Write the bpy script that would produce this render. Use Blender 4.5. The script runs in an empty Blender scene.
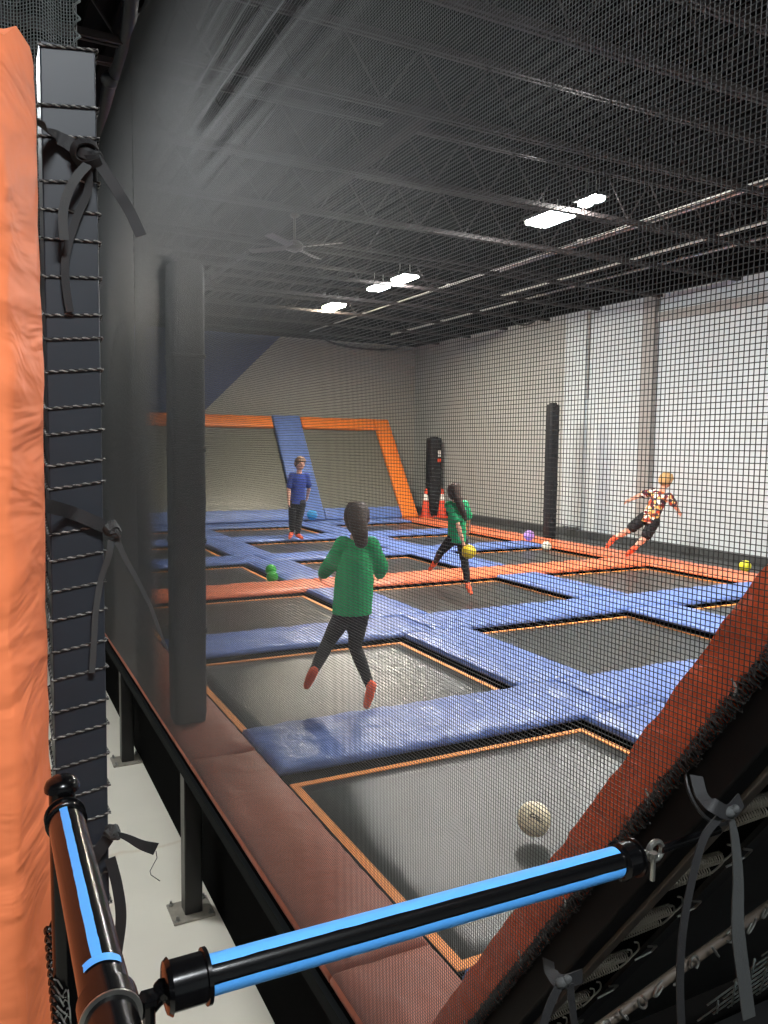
import bpy, math, random
from mathutils import Vector, Matrix, noise
random.seed(7)
C = bpy.context.scene.collection
PI = math.pi

# ------------------------------------------------------------------ camera frame (metres, floor z = 0, eye z = 2.4)
EYE = Vector((0, 0, 2.4))
CR = Vector((0.8908428, -0.4541401, 0.0124842))
CD = Vector((-0.0261740, -0.0787378, -0.9965517))
CF = Vector((0.4535571, 0.8874442, -0.0820297))
FPX = 789.044
P = 0.80            # level of the trampoline beds
PT = 0.86           # top of the pads

def at(px, py, ax, val):
    "the world point seen at a pixel that lies in the plane axis ax = val (world)"
    d = (CR*((px-384)/FPX) + CD*((py-512)/FPX) + CF)
    k = (val-EYE[ax])/d[ax]
    return EYE + d*k

# ------------------------------------------------------------------ materials
MATS = {}
def lin(c):
    return tuple(((x/255)/12.92 if x/255 <= .04045 else ((x/255+.055)/1.055)**2.4) for x in c)
def mat(name, rgb, rough=.5, metal=0, bump=0, bscale=20, var=0, vscale=5, coat=0, spec=.5, stretch=None, bdist=.01):
    if name in MATS: return MATS[name]
    m = bpy.data.materials.new(name); m.use_nodes = True
    nt = m.node_tree; b = nt.nodes['Principled BSDF']
    col = lin(rgb)
    b.inputs['Base Color'].default_value = (*col, 1)
    b.inputs['Roughness'].default_value = rough
    b.inputs['Metallic'].default_value = metal
    b.inputs['Specular IOR Level'].default_value = spec
    if coat: b.inputs['Coat Weight'].default_value = coat; b.inputs['Coat Roughness'].default_value = .15
    tc = nt.nodes.new('ShaderNodeTexCoord'); src = tc.outputs['Object']
    if stretch:
        mp = nt.nodes.new('ShaderNodeMapping'); mp.inputs['Scale'].default_value = stretch
        nt.links.new(src, mp.inputs['Vector']); src = mp.outputs['Vector']
    if var:
        n = nt.nodes.new('ShaderNodeTexNoise'); n.inputs['Scale'].default_value = vscale; n.inputs['Detail'].default_value = 5
        nt.links.new(src, n.inputs['Vector'])
        r = nt.nodes.new('ShaderNodeValToRGB')
        r.color_ramp.elements[0].position = .3; r.color_ramp.elements[1].position = .7
        r.color_ramp.elements[0].color = (*[x*(1-var) for x in col], 1)
        r.color_ramp.elements[1].color = (*[min(1, x*(1+var)) for x in col], 1)
        nt.links.new(n.outputs['Fac'], r.inputs['Fac']); nt.links.new(r.outputs['Color'], b.inputs['Base Color'])
    if bump:
        n = nt.nodes.new('ShaderNodeTexNoise'); n.inputs['Scale'].default_value = bscale; n.inputs['Detail'].default_value = 3
        n.inputs['Distortion'].default_value = .6
        nt.links.new(src, n.inputs['Vector'])
        bp = nt.nodes.new('ShaderNodeBump'); bp.inputs['Strength'].default_value = bump; bp.inputs['Distance'].default_value = bdist
        nt.links.new(n.outputs['Fac'], bp.inputs['Height']); nt.links.new(bp.outputs['Normal'], b.inputs['Normal'])
    MATS[name] = m
    return m
def weave(name, rgb, rough, scale, bump=.3, spec=.5):
    m = mat(name, rgb, rough, spec=spec); nt = m.node_tree; b = nt.nodes['Principled BSDF']
    tc = nt.nodes.new('ShaderNodeTexCoord')
    w1 = nt.nodes.new('ShaderNodeTexWave'); w1.inputs['Scale'].default_value = scale; w1.bands_direction = 'X'
    w2 = nt.nodes.new('ShaderNodeTexWave'); w2.inputs['Scale'].default_value = scale; w2.bands_direction = 'Y'
    mx = nt.nodes.new('ShaderNodeMath'); mx.operation = 'MAXIMUM'
    for w in (w1, w2): nt.links.new(tc.outputs['Object'], w.inputs['Vector'])
    nt.links.new(w1.outputs['Fac'], mx.inputs[0]); nt.links.new(w2.outputs['Fac'], mx.inputs[1])
    bp = nt.nodes.new('ShaderNodeBump'); bp.inputs['Strength'].default_value = bump; bp.inputs['Distance'].default_value = .001
    nt.links.new(mx.outputs[0], bp.inputs['Height']); nt.links.new(bp.outputs['Normal'], b.inputs['Normal'])
    return m
def emit(name, rgb, s):
    m = bpy.data.materials.new(name); m.use_nodes = True
    b = m.node_tree.nodes['Principled BSDF']
    b.inputs['Base Color'].default_value = (*rgb, 1)
    b.inputs['Emission Color'].default_value = (*rgb, 1); b.inputs['Emission Strength'].default_value = s
    MATS[name] = m; return m

BLUE = mat('blue_vinyl', (94, 120, 184), .4, bump=.7, bscale=9, var=.08, vscale=3, stretch=(1, 1, 1), bdist=.03)
ORANGE = mat('orange_vinyl', (228, 118, 74), .42, bump=.45, bscale=8, var=.06, vscale=3, bdist=.03)
ORANGE_WALL = mat('bright_orange_vinyl', (240, 128, 40), .42, bump=.45, bscale=8, var=.06, bdist=.03)
ORANGE_LEFT = mat('orange_pad_vinyl', (232, 128, 82), .6, spec=.2, bump=.8, bscale=3.5, var=.05, stretch=(1, 1, 2.6), bdist=.03)
RUST = mat('rust_orange_vinyl', (240, 104, 54), .36, bump=.9, bscale=16, var=.08, bdist=.02)
KERB = mat('shaded_orange_vinyl', (158, 84, 60), .55, bump=.5, bscale=7, var=.08, bdist=.03)  # orange pads; dimness from net and shade is mixed into this colour
BED = weave('woven_bed', (52, 56, 54), .30, 90, .25)
BEDWALL = weave('woven_wall_bed', (108, 107, 98), .32, 90, .25)
TRIM = mat('orange_webbing', (240, 150, 70), .6, bump=.3, bscale=120, bdist=.002)
BLACKMETAL = mat('black_powder_coat', (9, 9, 10), .36, bump=.05, bscale=200, bdist=.001)
GLOSSBLACK = mat('gloss_black_paint', (7, 7, 8), .2, coat=.1, spec=.22, bump=.04, bscale=120, bdist=.001)
POSTMETAL = mat('charcoal_steel', (40, 44, 50), .42, var=.1, vscale=6, spec=.25)
STEEL = mat('zinc_steel', (150, 150, 145), .28, metal=.9)
SPRING = mat('spring_steel', (168, 162, 150), .4, metal=.5)
BRONZE = mat('worn_and_lit_black_steel', (70, 62, 54), .4, var=.15, vscale=12)
BLACKPAD = mat('black_pad_vinyl', (24, 26, 29), .5, bump=.3, bscale=9, bdist=.02)
DARK = mat('black_fabric_and_shade', (5, 5, 5), .95, spec=.03)
NETM = mat('black_net_cord', (28, 31, 31), .55)
NETGREY = mat('charcoal_net_cord', (74, 82, 82), .6)
ROPE = mat('black_white_rope', (70, 70, 68), .8, var=.9, vscale=160)
WEB = mat('black_webbing', (17, 17, 19), .7, bump=.5, bscale=300, bdist=.001)
WEBGREY = mat('worn_grey_webbing', (50, 52, 52), .75, bump=.5, bscale=300, bdist=.001)
TAPE = mat('blue_masking_tape', (74, 152, 226), .6, bump=.15, bscale=60, bdist=.001)
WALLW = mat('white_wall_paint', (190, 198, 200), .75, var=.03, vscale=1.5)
COLW = mat('grey_column_paint', (150, 148, 144), .7)
CEIL = mat('black_ceiling_paint', (6, 6, 7), .9, spec=.08)
JOIST = mat('dark_joist_paint', (42, 37, 37), .6, spec=.3)
GALV = mat('galvanised_conduit', (190, 188, 182), .35, metal=.6)
CURB = mat('charcoal_curb_paint', (62, 64, 64), .6, var=.05)
SKIN = mat('skin', (226, 168, 140), .55)
HAIRD = mat('dark_brown_hair', (66, 48, 38), .6, bump=.8, bscale=60, stretch=(1, 1, .15), bdist=.01)
HAIRB = mat('brown_hair', (110, 80, 55), .6, bump=.8, bscale=60, stretch=(1, 1, .2), bdist=.01)
HAIRY = mat('blond_hair', (190, 150, 96), .6, bump=.8, bscale=60, stretch=(1, 1, .2), bdist=.01)
GREEN = mat('green_sweater', (34, 178, 104), .85, bump=.5, bscale=14, bdist=.02)
GREEN2 = mat('emerald_shirt', (30, 160, 100), .8, bump=.5, bscale=14, bdist=.02)
NAVY = mat('royal_blue_shirt', (38, 62, 140), .8, bump=.5, bscale=12, bdist=.02)
BLACKCLOTH = mat('black_cloth', (20, 20, 23), .8)
SOCK = mat('orange_grip_sock', (250, 104, 66), .8)
DARKEYE = mat('dark_eye', (25, 18, 15), .3)
LIP = mat('lip', (190, 105, 95), .5)
PRINT = mat('ball_print', (40, 38, 36), .6)
REDP = mat('cone_orange', (225, 74, 40), .5)
WHITEP = mat('white_band', (225, 225, 220), .5)

def ball_mat(n, c): return mat(n, c, .42, bump=.25, bscale=90, bdist=.002, var=.05, vscale=8)

def concrete():
    m = mat('sealed_concrete', (206, 200, 184), .55, var=0.03, vscale=2.2, bump=.05, bscale=40, bdist=.002)
    nt = m.node_tree; b = nt.nodes['Principled BSDF']
    old = b.inputs['Base Color'].links[0].from_socket
    tc = nt.nodes.new('ShaderNodeTexCoord')
    n = nt.nodes.new('ShaderNodeTexNoise'); n.inputs['Scale'].default_value = .9; n.inputs['Detail'].default_value = 6
    nt.links.new(tc.outputs['Object'], n.inputs['Vector'])
    v = nt.nodes.new('ShaderNodeTexVoronoi'); v.feature = 'DISTANCE_TO_EDGE'; v.inputs['Scale'].default_value = .35
    mix = nt.nodes.new('ShaderNodeVectorMath'); mix.operation = 'ADD'
    nt.links.new(tc.outputs['Object'], mix.inputs[0]); nt.links.new(n.outputs['Color'], mix.inputs[1])
    nt.links.new(mix.outputs[0], v.inputs['Vector'])
    r = nt.nodes.new('ShaderNodeValToRGB'); r.color_ramp.elements[0].position = 0; r.color_ramp.elements[1].position = .012
    r.color_ramp.elements[0].color = (.90, .84, .78, 1); r.color_ramp.elements[1].color = (1, 1, 1, 1)
    nt.links.new(v.outputs['Distance'], r.inputs['Fac'])
    mm = nt.nodes.new('ShaderNodeMix'); mm.data_type = 'RGBA'; mm.blend_type = 'MULTIPLY'; mm.inputs[0].default_value = 1
    nt.links.new(old, mm.inputs[6]); nt.links.new(r.outputs['Color'], mm.inputs[7])
    nt.links.new(mm.outputs[2], b.inputs['Base Color'])
    return m
CONC = concrete()

def backwall():
    m = mat('back_wall_paint', (158, 155, 146), .75)
    nt = m.node_tree; b = nt.nodes['Principled BSDF']
    g = nt.nodes.new('ShaderNodeNewGeometry'); s = nt.nodes.new('ShaderNodeSeparateXYZ')
    nt.links.new(g.outputs['Position'], s.inputs[0])
    a = nt.nodes.new('ShaderNodeMath'); a.operation = 'MULTIPLY_ADD'      # z - .989 x
    a.inputs[1].default_value = -.989
    nt.links.new(s.outputs['X'], a.inputs[0]); nt.links.new(s.outputs['Z'], a.inputs[2])
    gt = nt.nodes.new('ShaderNodeMath'); gt.operation = 'GREATER_THAN'; gt.inputs[1].default_value = 3.11-.989*4.34
    nt.links.new(a.outputs[0], gt.inputs[0])
    mm = nt.nodes.new('ShaderNodeMix'); mm.data_type = 'RGBA'
    mm.inputs[6].default_value = (*lin((158, 155, 146)), 1); mm.inputs[7].default_value = (*lin((52, 66, 112)), 1)
    nt.links.new(gt.outputs[0], mm.inputs[0]); nt.links.new(mm.outputs[2], b.inputs['Base Color'])
    return m
BACKW = backwall()

def hawaiian():
    m = mat('patterned_shirt_print', (190, 110, 80), .8)
    nt = m.node_tree; b = nt.nodes['Principled BSDF']
    tc = nt.nodes.new('ShaderNodeTexCoord'); v = nt.nodes.new('ShaderNodeTexVoronoi'); v.inputs['Scale'].default_value = 24
    nt.links.new(tc.outputs['Object'], v.inputs['Vector'])
    s = nt.nodes.new('ShaderNodeSeparateColor'); nt.links.new(v.outputs['Color'], s.inputs[0])
    r = nt.nodes.new('ShaderNodeValToRGB'); r.color_ramp.interpolation = 'CONSTANT'
    e = r.color_ramp.elements
    cols = [(196, 74, 44), (60, 40, 52), (236, 226, 214), (214, 120, 60), (120, 40, 50), (232, 190, 110), (88, 76, 92)]
    e[0].position = 0; e[0].color = (*lin(cols[0]), 1); e[1].position = .16; e[1].color = (*lin(cols[1]), 1)
    for i, c in enumerate(cols[2:]):
        q = e.new(.32+i*.14); q.color = (*lin(c), 1)
    nt.links.new(s.outputs[0], r.inputs['Fac']); nt.links.new(r.outputs['Color'], b.inputs['Base Color'])
    return m
HAW = hawaiian()

# ------------------------------------------------------------------ mesh helpers
class MB:
    def __init__(s): s.v = []; s.f = []
    def add(s, vs, fs):
        o = len(s.v); s.v.extend(tuple(v) for v in vs); s.f.extend(tuple(i+o for i in f) for f in fs); return s
    def box(s, a, b, M=None):
        x0, y0, z0 = a; x1, y1, z1 = b
        vs = [Vector(p) for p in ((x0,y0,z0),(x1,y0,z0),(x1,y1,z0),(x0,y1,z0),(x0,y0,z1),(x1,y0,z1),(x1,y1,z1),(x0,y1,z1))]
        if M: vs = [M @ p for p in vs]
        return s.add(vs, ((0,3,2,1),(4,5,6,7),(0,1,5,4),(1,2,6,5),(2,3,7,6),(3,0,4,7)))
    def tube(s, pts, r, n=8, cap=True, closed=False):
        pts = [Vector(p) for p in pts]; N = len(pts); vs = []; fs = []
        rr = r if isinstance(r, (list, tuple)) else [r]*N
        up = None
        for i, p in enumerate(pts):
            if closed: t = pts[(i+1) % N]-pts[i-1]
            else: t = pts[min(i+1, N-1)]-pts[max(i-1, 0)]
            t.normalize()
            if up is None:
                up = Vector((0,0,1)) if abs(t.z) < .9 else Vector((1,0,0))
            x = up.cross(t)
            if x.length < 1e-6: x = Vector((1,0,0)).cross(t)
            x.normalize(); y = t.cross(x); up = y
            for k in range(n):
                a = 2*PI*k/n; vs.append(p + (x*math.cos(a)+y*math.sin(a))*rr[i])
        M = N if closed else N-1
        for i in range(M):
            j = (i+1) % N
            for k in range(n):
                l = (k+1) % n; fs.append((i*n+k, i*n+l, j*n+l, j*n+k))
        if cap and not closed:
            fs.append(tuple(range(n-1, -1, -1))); fs.append(tuple((N-1)*n+k for k in range(n)))
        return s.add(vs, fs)
    def ball(s, c, r, n=24, m=14, M=None):
        c = Vector(c); r = Vector(r if hasattr(r, '__len__') else (r, r, r)); vs = []; fs = []
        for i in range(m+1):
            th = PI*i/m
            for k in range(n):
                a = 2*PI*k/n
                q = Vector((r.x*math.sin(th)*math.cos(a), r.y*math.sin(th)*math.sin(a), r.z*math.cos(th)))
                vs.append(c + (M @ q if M else q))
        for i in range(m):
            for k in range(n):
                l = (k+1) % n; fs.append((i*n+k, (i+1)*n+k, (i+1)*n+l, i*n+l))
        return s.add(vs, fs)
    def lathe(s, c, prof, n=24, M=None):
        c = Vector(c); vs = []; fs = []
        for (r, z) in prof:
            for k in range(n):
                a = 2*PI*k/n; q = Vector((r*math.cos(a), r*math.sin(a), z)); vs.append(c+(M @ q if M else q))
        for i in range(len(prof)-1):
            for k in range(n):
                l = (k+1) % n; fs.append((i*n+k, i*n+l, (i+1)*n+l, (i+1)*n+k))
        fs.append(tuple(range(n-1, -1, -1))); fs.append(tuple((len(prof)-1)*n+k for k in range(n)))
        return s.add(vs, fs)
    def ribbon(s, pts, w, nrm, t=.002):
        "flat webbing along pts; nrm = face normal (one or per point)"
        pts = [Vector(p) for p in pts]; N = len(pts); vs = []; fs = []
        for i, p in enumerate(pts):
            tg = (pts[min(i+1, N-1)]-pts[max(i-1, 0)]).normalized()
            n = Vector(nrm[i] if isinstance(nrm, list) else nrm); side = tg.cross(n).normalized(); n = side.cross(tg).normalized()
            ww = w[i] if isinstance(w, list) else w
            for a, b in ((-1,-1),(1,-1),(1,1),(-1,1)): vs.append(p+side*a*ww/2+n*b*t/2)
        for i in range(N-1):
            for k in range(4):
                l = (k+1) % 4; fs.append((i*4+k, i*4+l, i*4+4+l, i*4+4+k))
        fs += [(3,2,1,0), tuple((N-1)*4+k for k in range(4))]
        return s.add(vs, fs)
    def build(s, name, m, parent=None, smooth=True, loc=None, bevel=0, angle=40):
        me = bpy.data.meshes.new(name); vs = s.v
        if loc is not None: vs = [(v[0]-loc[0], v[1]-loc[1], v[2]-loc[2]) for v in s.v]
        me.from_pydata(vs, [], s.f)
        me.materials.append(m); o = bpy.data.objects.new(name, me); C.objects.link(o)
        if loc is not None: o.location = loc
        if parent is not None:
            o.parent = parent
        if bevel:
            b = o.modifiers.new('bevel', 'BEVEL'); b.width = bevel; b.segments = 2; b.limit_method = 'ANGLE'
        if smooth:
            me.polygons.foreach_set('use_smooth', [True]*len(me.polygons))
            if angle and hasattr(me, 'set_sharp_from_angle'):
                me.update(); me.set_sharp_from_angle(angle=math.radians(angle))
        return o

def tag(o, label=None, cat=None, group=None, kind=None):
    if label: o['label'] = label
    if cat: o['category'] = cat
    if group: o['group'] = group
    if kind: o['kind'] = kind
    return o
def struct(mb, name, m, **k): return tag(mb.build(name, m, **k), kind='structure')
def empty(name, loc, rz=0, label=None, cat=None, group=None):
    o = bpy.data.objects.new(name, None); C.objects.link(o); o.location = loc; o.rotation_euler = (0, 0, rz)
    o.empty_display_size = .1
    return tag(o, label, cat, group)
def child(mb, name, m, root, **k):
    "mesh given in world coordinates, kept under a root that has only a location"
    k.pop('loc', None)
    L = root.location
    mb.v = [(v[0]-L.x, v[1]-L.y, v[2]-L.z) for v in mb.v]
    return mb.build(name, m, root, **k)
def copy_tree(o, parent=None):
    c = o.copy(); C.objects.link(c); c.parent = parent
    for ch in list(o.children): copy_tree(ch, c)
    return c
def smooth_path(pts, n=8):
    pts = [Vector(p) for p in pts]; out = []
    P_ = [pts[0]*2-pts[1]]+pts+[pts[-1]*2-pts[-2]]
    for i in range(1, len(P_)-2):
        a, b, c, d = P_[i-1:i+3]
        for k in range(n):
            t = k/n
            out.append(.5*((2*b)+(-a+c)*t+(2*a-5*b+4*c-d)*t*t+(-a+3*b-3*c+d)*t**3))
    out.append(pts[-1]); return out

def pad_mb(org, a, b, n, La, Lb, T, wr=.006, seed=0, cell=.05, rnd=.022, puff=.012):
    "upholstered pad: box La x Lb x T from org along unit a, b, n; puffed, wrinkled top with rounded edges"
    org, a, b, n = Vector(org), Vector(a), Vector(b), Vector(n)
    na = max(4, min(110, int(La/cell))); nb = max(4, min(18, int(Lb/cell)))
    def ts(L, k):
        inner = [rnd+(L-2*rnd)*i/(k-2) for i in range(k-1)]
        return [0, rnd*.35]+inner+[L-rnd*.35, L]
    A = ts(La, na); B = ts(Lb, nb); vs = []; fs = []
    def h(u, v):
        e = min(u, La-u, v, Lb-v)
        k = min(1, e/rnd); edge = math.sqrt(max(0, 1-(1-k)**2))
        q = noise.noise(Vector((u*2.3, v*3, seed*1.7)))
        w = noise.noise(Vector((u*4+seed*7, v*7, seed*3.1)))*.5+(1-abs(noise.noise(Vector((u*9+v*5+q*2, v*4-u*2.5, seed*5.3)))))**3*.9+(1-abs(noise.noise(Vector((u*5-v*9+q, v*6+u*4, seed*2.9)))))**4*.5
        return T-rnd+(rnd*edge)+puff*min(1, e/.12)*edge+wr*(w-.5)*edge
    W = len(B)
    for u in A:
        for v in B: vs.append(org+a*u+b*v+n*h(u, v))
    for i in range(len(A)-1):
        for j in range(W-1): fs.append((i*W+j, (i+1)*W+j, (i+1)*W+j+1, i*W+j+1))
    # sides
    loop = [(i, 0) for i in range(len(A))]+[(len(A)-1, j) for j in range(1, W)]+[(i, W-1) for i in range(len(A)-2, -1, -1)]+[(0, j) for j in range(W-2, 0, -1)]
    o0 = len(vs)
    for (i, j) in loop: vs.append(org+a*A[i]+b*B[j])
    K = len(loop)
    for k in range(K):
        l = (k+1) % K
        t0 = loop[k][0]*W+loop[k][1]; t1 = loop[l][0]*W+loop[l][1]
        fs.append((t0, o0+k, o0+l, t1))
    fs.append(tuple(o0+k for k in range(K-1, -1, -1)))
    if a.cross(b).dot(n) < 0: fs = [tuple(reversed(f)) for f in fs]
    m = MB(); m.add(vs, fs); return m

X, Y, Z = Vector((1,0,0)), Vector((0,1,0)), Vector((0,0,1))
ORD = ['first', 'second', 'third', 'fourth', 'fifth', 'sixth', 'seventh', 'eighth']

# ------------------------------------------------------------------ the room
RX, BY, CZ = 9.6, 17.2, 4.86
struct(MB().box((-4, -5, -.1), (RX+.2, BY+.2, 0)), 'floor', CONC, smooth=False)
struct(MB().box((-4, BY, 0), (RX+.2, BY+.2, CZ)), 'wall_back', BACKW, smooth=False)
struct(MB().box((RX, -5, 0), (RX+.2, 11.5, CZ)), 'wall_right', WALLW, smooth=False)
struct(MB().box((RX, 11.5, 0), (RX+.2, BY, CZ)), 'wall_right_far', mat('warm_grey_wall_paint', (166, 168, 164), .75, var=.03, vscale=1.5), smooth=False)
struct(MB().tube([(RX-.02, 10.9, 3.3), (RX-.02, 10.9, CZ-.05)], .018, 8), 'trim_9', COLW)
struct(MB().box((-4.2, -5, 0), (-4, BY+.2, 5.5)), 'wall_left', mat('grey_wall_paint', (120, 122, 122), .8), smooth=False)
struct(MB().box((-4.2, -5.2, 0), (RX+.2, -5, 5.5)), 'wall_front', WALLW, smooth=False)
struct(MB().box((-4, BY, CZ), (RX+.2, BY+.2, 5.5)).box((RX, -5, CZ), (RX+.2, BY, 5.5)), 'trim_1', CEIL, smooth=False)
cm = MB()
for i in range(72):                                   # ribbed roof deck
    x = -4+i*.19
    cm.box((x, -5, 5.44), (x+.11, BY, 5.5))
cm.box((-4.2, -5.2, 5.5), (RX+.2, BY+.2, 5.6))
struct(cm, 'ceiling', CEIL, smooth=False)
struct(MB().box((-4, -5, 4.95), (3.4, -.6, 5.0)), 'ceiling_bounce_panel', mat('white_bounce_panel', (225, 228, 230), .8), smooth=False)  # unseen white panel added so the laced post reflects brighter near its top

# wall piers and the girt on the white wall
for i, (y0, y1, d) in enumerate([(10.95, 11.5, .05), (9.33, 9.57, .10)]):
    struct(MB().box((RX-d, y0, 1.0), (RX, y1, CZ-.02)), 'trim_%d' % (i+2), WALLW if i == 0 else COLW, smooth=False)
struct(MB().box((RX-.06, -3, 4.42), (RX, 9.3, 4.56)), 'trim_4', COLW, smooth=False)

# joists
def joist_mb():
    m = MB()
    for dz in (0, .46):
        for dy in (-.035, .012): m.box((-4, dy, dz), (RX, dy+.023, dz+.04))
        m.box((-4, -.035, dz+.034), (RX, .035, dz+.045))
    x = -4; up = True
    while x < RX-.3:
        m.tube([(x, 0, .04 if up else .46), (x+.3, 0, .46 if up else .04)], .009, 5); x += .3; up = not up
    return m
jy = [-2.8, -1.5, -.15, 1.2, 2.53, 3.86, 5.19, 6.52, 7.86, 9.3, 10.7, 12.05, 13.4, 14.75, 16.1]
j0 = None
for i, y in enumerate(jy):
    if j0 is None:
        j0 = joist_mb().build('ceiling_joist', JOIST); o = j0
    else:
        o = j0.copy(); C.objects.link(o)
    o.location = (0, y, 4.80); tag(o, kind='structure')
struct(MB().box((3.2, 5.6, 5.04), (3.34, 10.1, 5.2)), 'ceiling_beam', mat('dim_beam_paint', (34, 30, 30), .7, spec=.1), smooth=False)
struct(MB().box((3.3, 10.7, 5.0), (3.34, 16.9, 5.05)), 'ceiling_beam', JOIST, smooth=False)
for i, (x, y0, y1, z) in enumerate([(6.55, -2, 16.5, 4.92), (6.66, 4, 9.5, 4.92), (7.75, -2, 11, 4.92), (8.3, -2, 16, 4.93)]):
    m = MB(); m.tube([(x, y0, z), (x, (y0+y1)/2, z-.008), (x, y1, z)], .016 if i < 3 else .02, 8)
    y = y0+.5
    while y < y1:
        m.tube([(x-.001, y, z), (x-.001, y+.05, z)], .026, 8); y += 3.05
    tag(m.build('ceiling_conduit', GALV),
        ['long bright steel conduit nearest the row of ceiling lights', 'short bright conduit paired beside the long one by the lights',
         'steel conduit midway between the ceiling lights and white wall', 'thicker steel conduit closest to the top of the white wall'][i], 'conduit')

# ceiling lights
LAMP = emit('lamp_lens', (1.0, .98, .93), 620)
LAMPW = emit('warm_lamp_lens', (1.0, .88, .66), 860)
lights = [
    (5.64, 13.08, .5, 'warm rectangular ceiling light farthest from the camera, near the back wall', LAMPW, 0),
    (5.59, 11.22, .42, 'rectangular ceiling light, the middle one of the far three', LAMP, 0),
    (5.62, 10.42, .46, 'white rectangular ceiling light, brightest and nearest of the far three', LAMP, 0),
    (5.53, 6.98, .54, 'large glaring white rectangular ceiling light under the nearer joist', LAMP, 0),
    (5.50, 6.30, .34, 'smaller ceiling light with two round lamps beside the large glaring one', LAMP, 1)]
for (x, y, s, lab, lm, twin) in lights:
    r = empty('ceiling_light', (x, y, 4.85), 0, lab, 'ceiling light', 'high bay ceiling lights')
    hw, hl = s*.30, s*.5
    hs_ = MB().box((-hw, -hl, .035), (hw, hl, .07)).build('housing', BLACKMETAL, r, bevel=.01)
    if twin:
        for sy in (-1, 1):
            MB().lathe((0, sy*hl*.5, 0), [(hl*.30, 0), (hl*.42, .01), (hl*.45, .035)], 24).build('lens', lm, hs_)
    else:
        MB().box((-hw+.02, -hl+.02, 0), (hw-.02, hl-.02, .035)).build('lens', lm, hs_, bevel=.012)
    for sx in (-1, 1):
        MB().tube([(sx*hw*.8, 0, .07), (sx*hw*.6, 0, .16), (sx*hw*.6, 0, .24)], .006, 6).build('hanger_bracket', STEEL, r)
# lamps over the entrance behind the camera and over the near end of the court
def plain_lamp(x, y, s, lab, st, z=4.66, col=(1, .95, .88)):
    r = empty('ceiling_light', (x, y, z), 0, lab, 'ceiling light')
    MB().box((-s, -s*.5, .012), (s, s*.5, .07)).build('housing', BLACKMETAL, r, bevel=.01)
    MB().box((-s+.02, -s*.5+.02, 0), (s-.02, s*.5-.02, .012)).build('lens', emit('lamp_lens_%.1f_%.1f' % (x, y), col, st), r, smooth=False)
plain_lamp(.25, -1.1, .45, 'ceiling light over the entrance landing', 210, col=(.93, .97, 1))
plain_lamp(-.1, 2.5, .3, 'ceiling light over the corridor left of the court', 50, col=(.93, .97, 1))
plain_lamp(-1.1, 5.4, .4, 'added lamp farther along the corridor, brightening the net', 210, col=(.93, .97, 1))  # unseen lamp added to brighten the net and the corridor floor
plain_lamp(2.4, 2.2, .12, 'added lamp over the near end of the court, shaping the ball shadow', 480)  # small unseen lamp added to sharpen the shadow under the near ball
plain_lamp(6.4, 2.8, .4, 'ceiling light over the near right of the court', 420)

# ceiling fan
r = empty('ceiling_fan', (3.05, 8.15, 4.55), .4, 'dark ceiling fan hanging under the joists, blades barely lit', 'fan')
MB().tube([(0, 0, .30), (0, 0, .02)], .012, 8).lathe((0, 0, .27), [(.02, 0), (.05, .02), (.05, .04)], 12).build('downrod', BRONZE, r)
MB().lathe((0, 0, -.08), [(.03, 0), (.09, .02), (.1, .07), (.06, .11), (.02, .12)], 20).build('motor', BRONZE, r)
for k in range(4):
    a = k*PI/2+.3; M_ = Matrix.Rotation(a, 4, 'Z') @ Matrix.Rotation(.2, 4, 'X')
    MB().box((.08, -.05, -.035), (.55, .05, -.028), M_).build('blade', BRONZE, r, bevel=.004)

# cable loop at the top of the wall
m = MB(); c0 = at(530, 312, 0, 9.4)
m.tube(smooth_path([c0+Vector((0, y, z)) for (y, z) in ((.75, .2), (.6, -.05), (.3, -.2), (0, -.22), (-.3, -.12), (-.55, .1), (-.6, .3))]), .02, 8)
tag(m.build('hanging_cable', BLACKMETAL), 'loop of black cable sagging below the ceiling edge at the wall', 'cable')
m = MB(); c1 = at(360, 345, 1, 17.0)
m.tube(smooth_path([c1+Vector((x, 0, z)) for (x, z) in ((-1.0, .2), (-.8, .03), (-.3, -.06), (.3, -.08), (.9, -.03), (1.2, .12))]), .025, 8)
tag(m.build('hanging_cable', BLACKMETAL), 'black cable sagging along the top of the grey back wall', 'cable')

# raised dark curb along the white wall
struct(MB().box((8.72, -1, 0), (RX-.04, BY-.02, P+.03)).box((RX-.14, -1, P+.03), (RX-.01, BY-.02, P+.16)), 'trim_5', CURB, smooth=False)
# understructure
struct(MB().box((1.62, 1.6, .1), (8.7, BY-.02, P-.3)), 'floor_platform', DARK, smooth=False)
struct(MB().box((.855, 1.45, P-.05), (.875, 15.6, P+.0)), 'trim_6', mat('matt_fascia', (16, 18, 18), .95, spec=.1), smooth=False)
struct(MB().box((1.03, 1.52, 0), (1.04, 15.6, P-.14)), 'trim_7', DARK, smooth=False)  # near-black sheet standing in for the shade under the platform
struct(MB().box((.9, 1.44, 0), (8.7, 1.45, .80)), 'trim_8', DARK, smooth=False)
struct(MB().box((.26, -4.9, .7), (8.7, 1.1, .8)).box((.92, 1.1, .7), (8.7, 1.43, .8)), 'floor_landing', mat('black_carpet', (14, 14, 15), .95), smooth=False)

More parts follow.
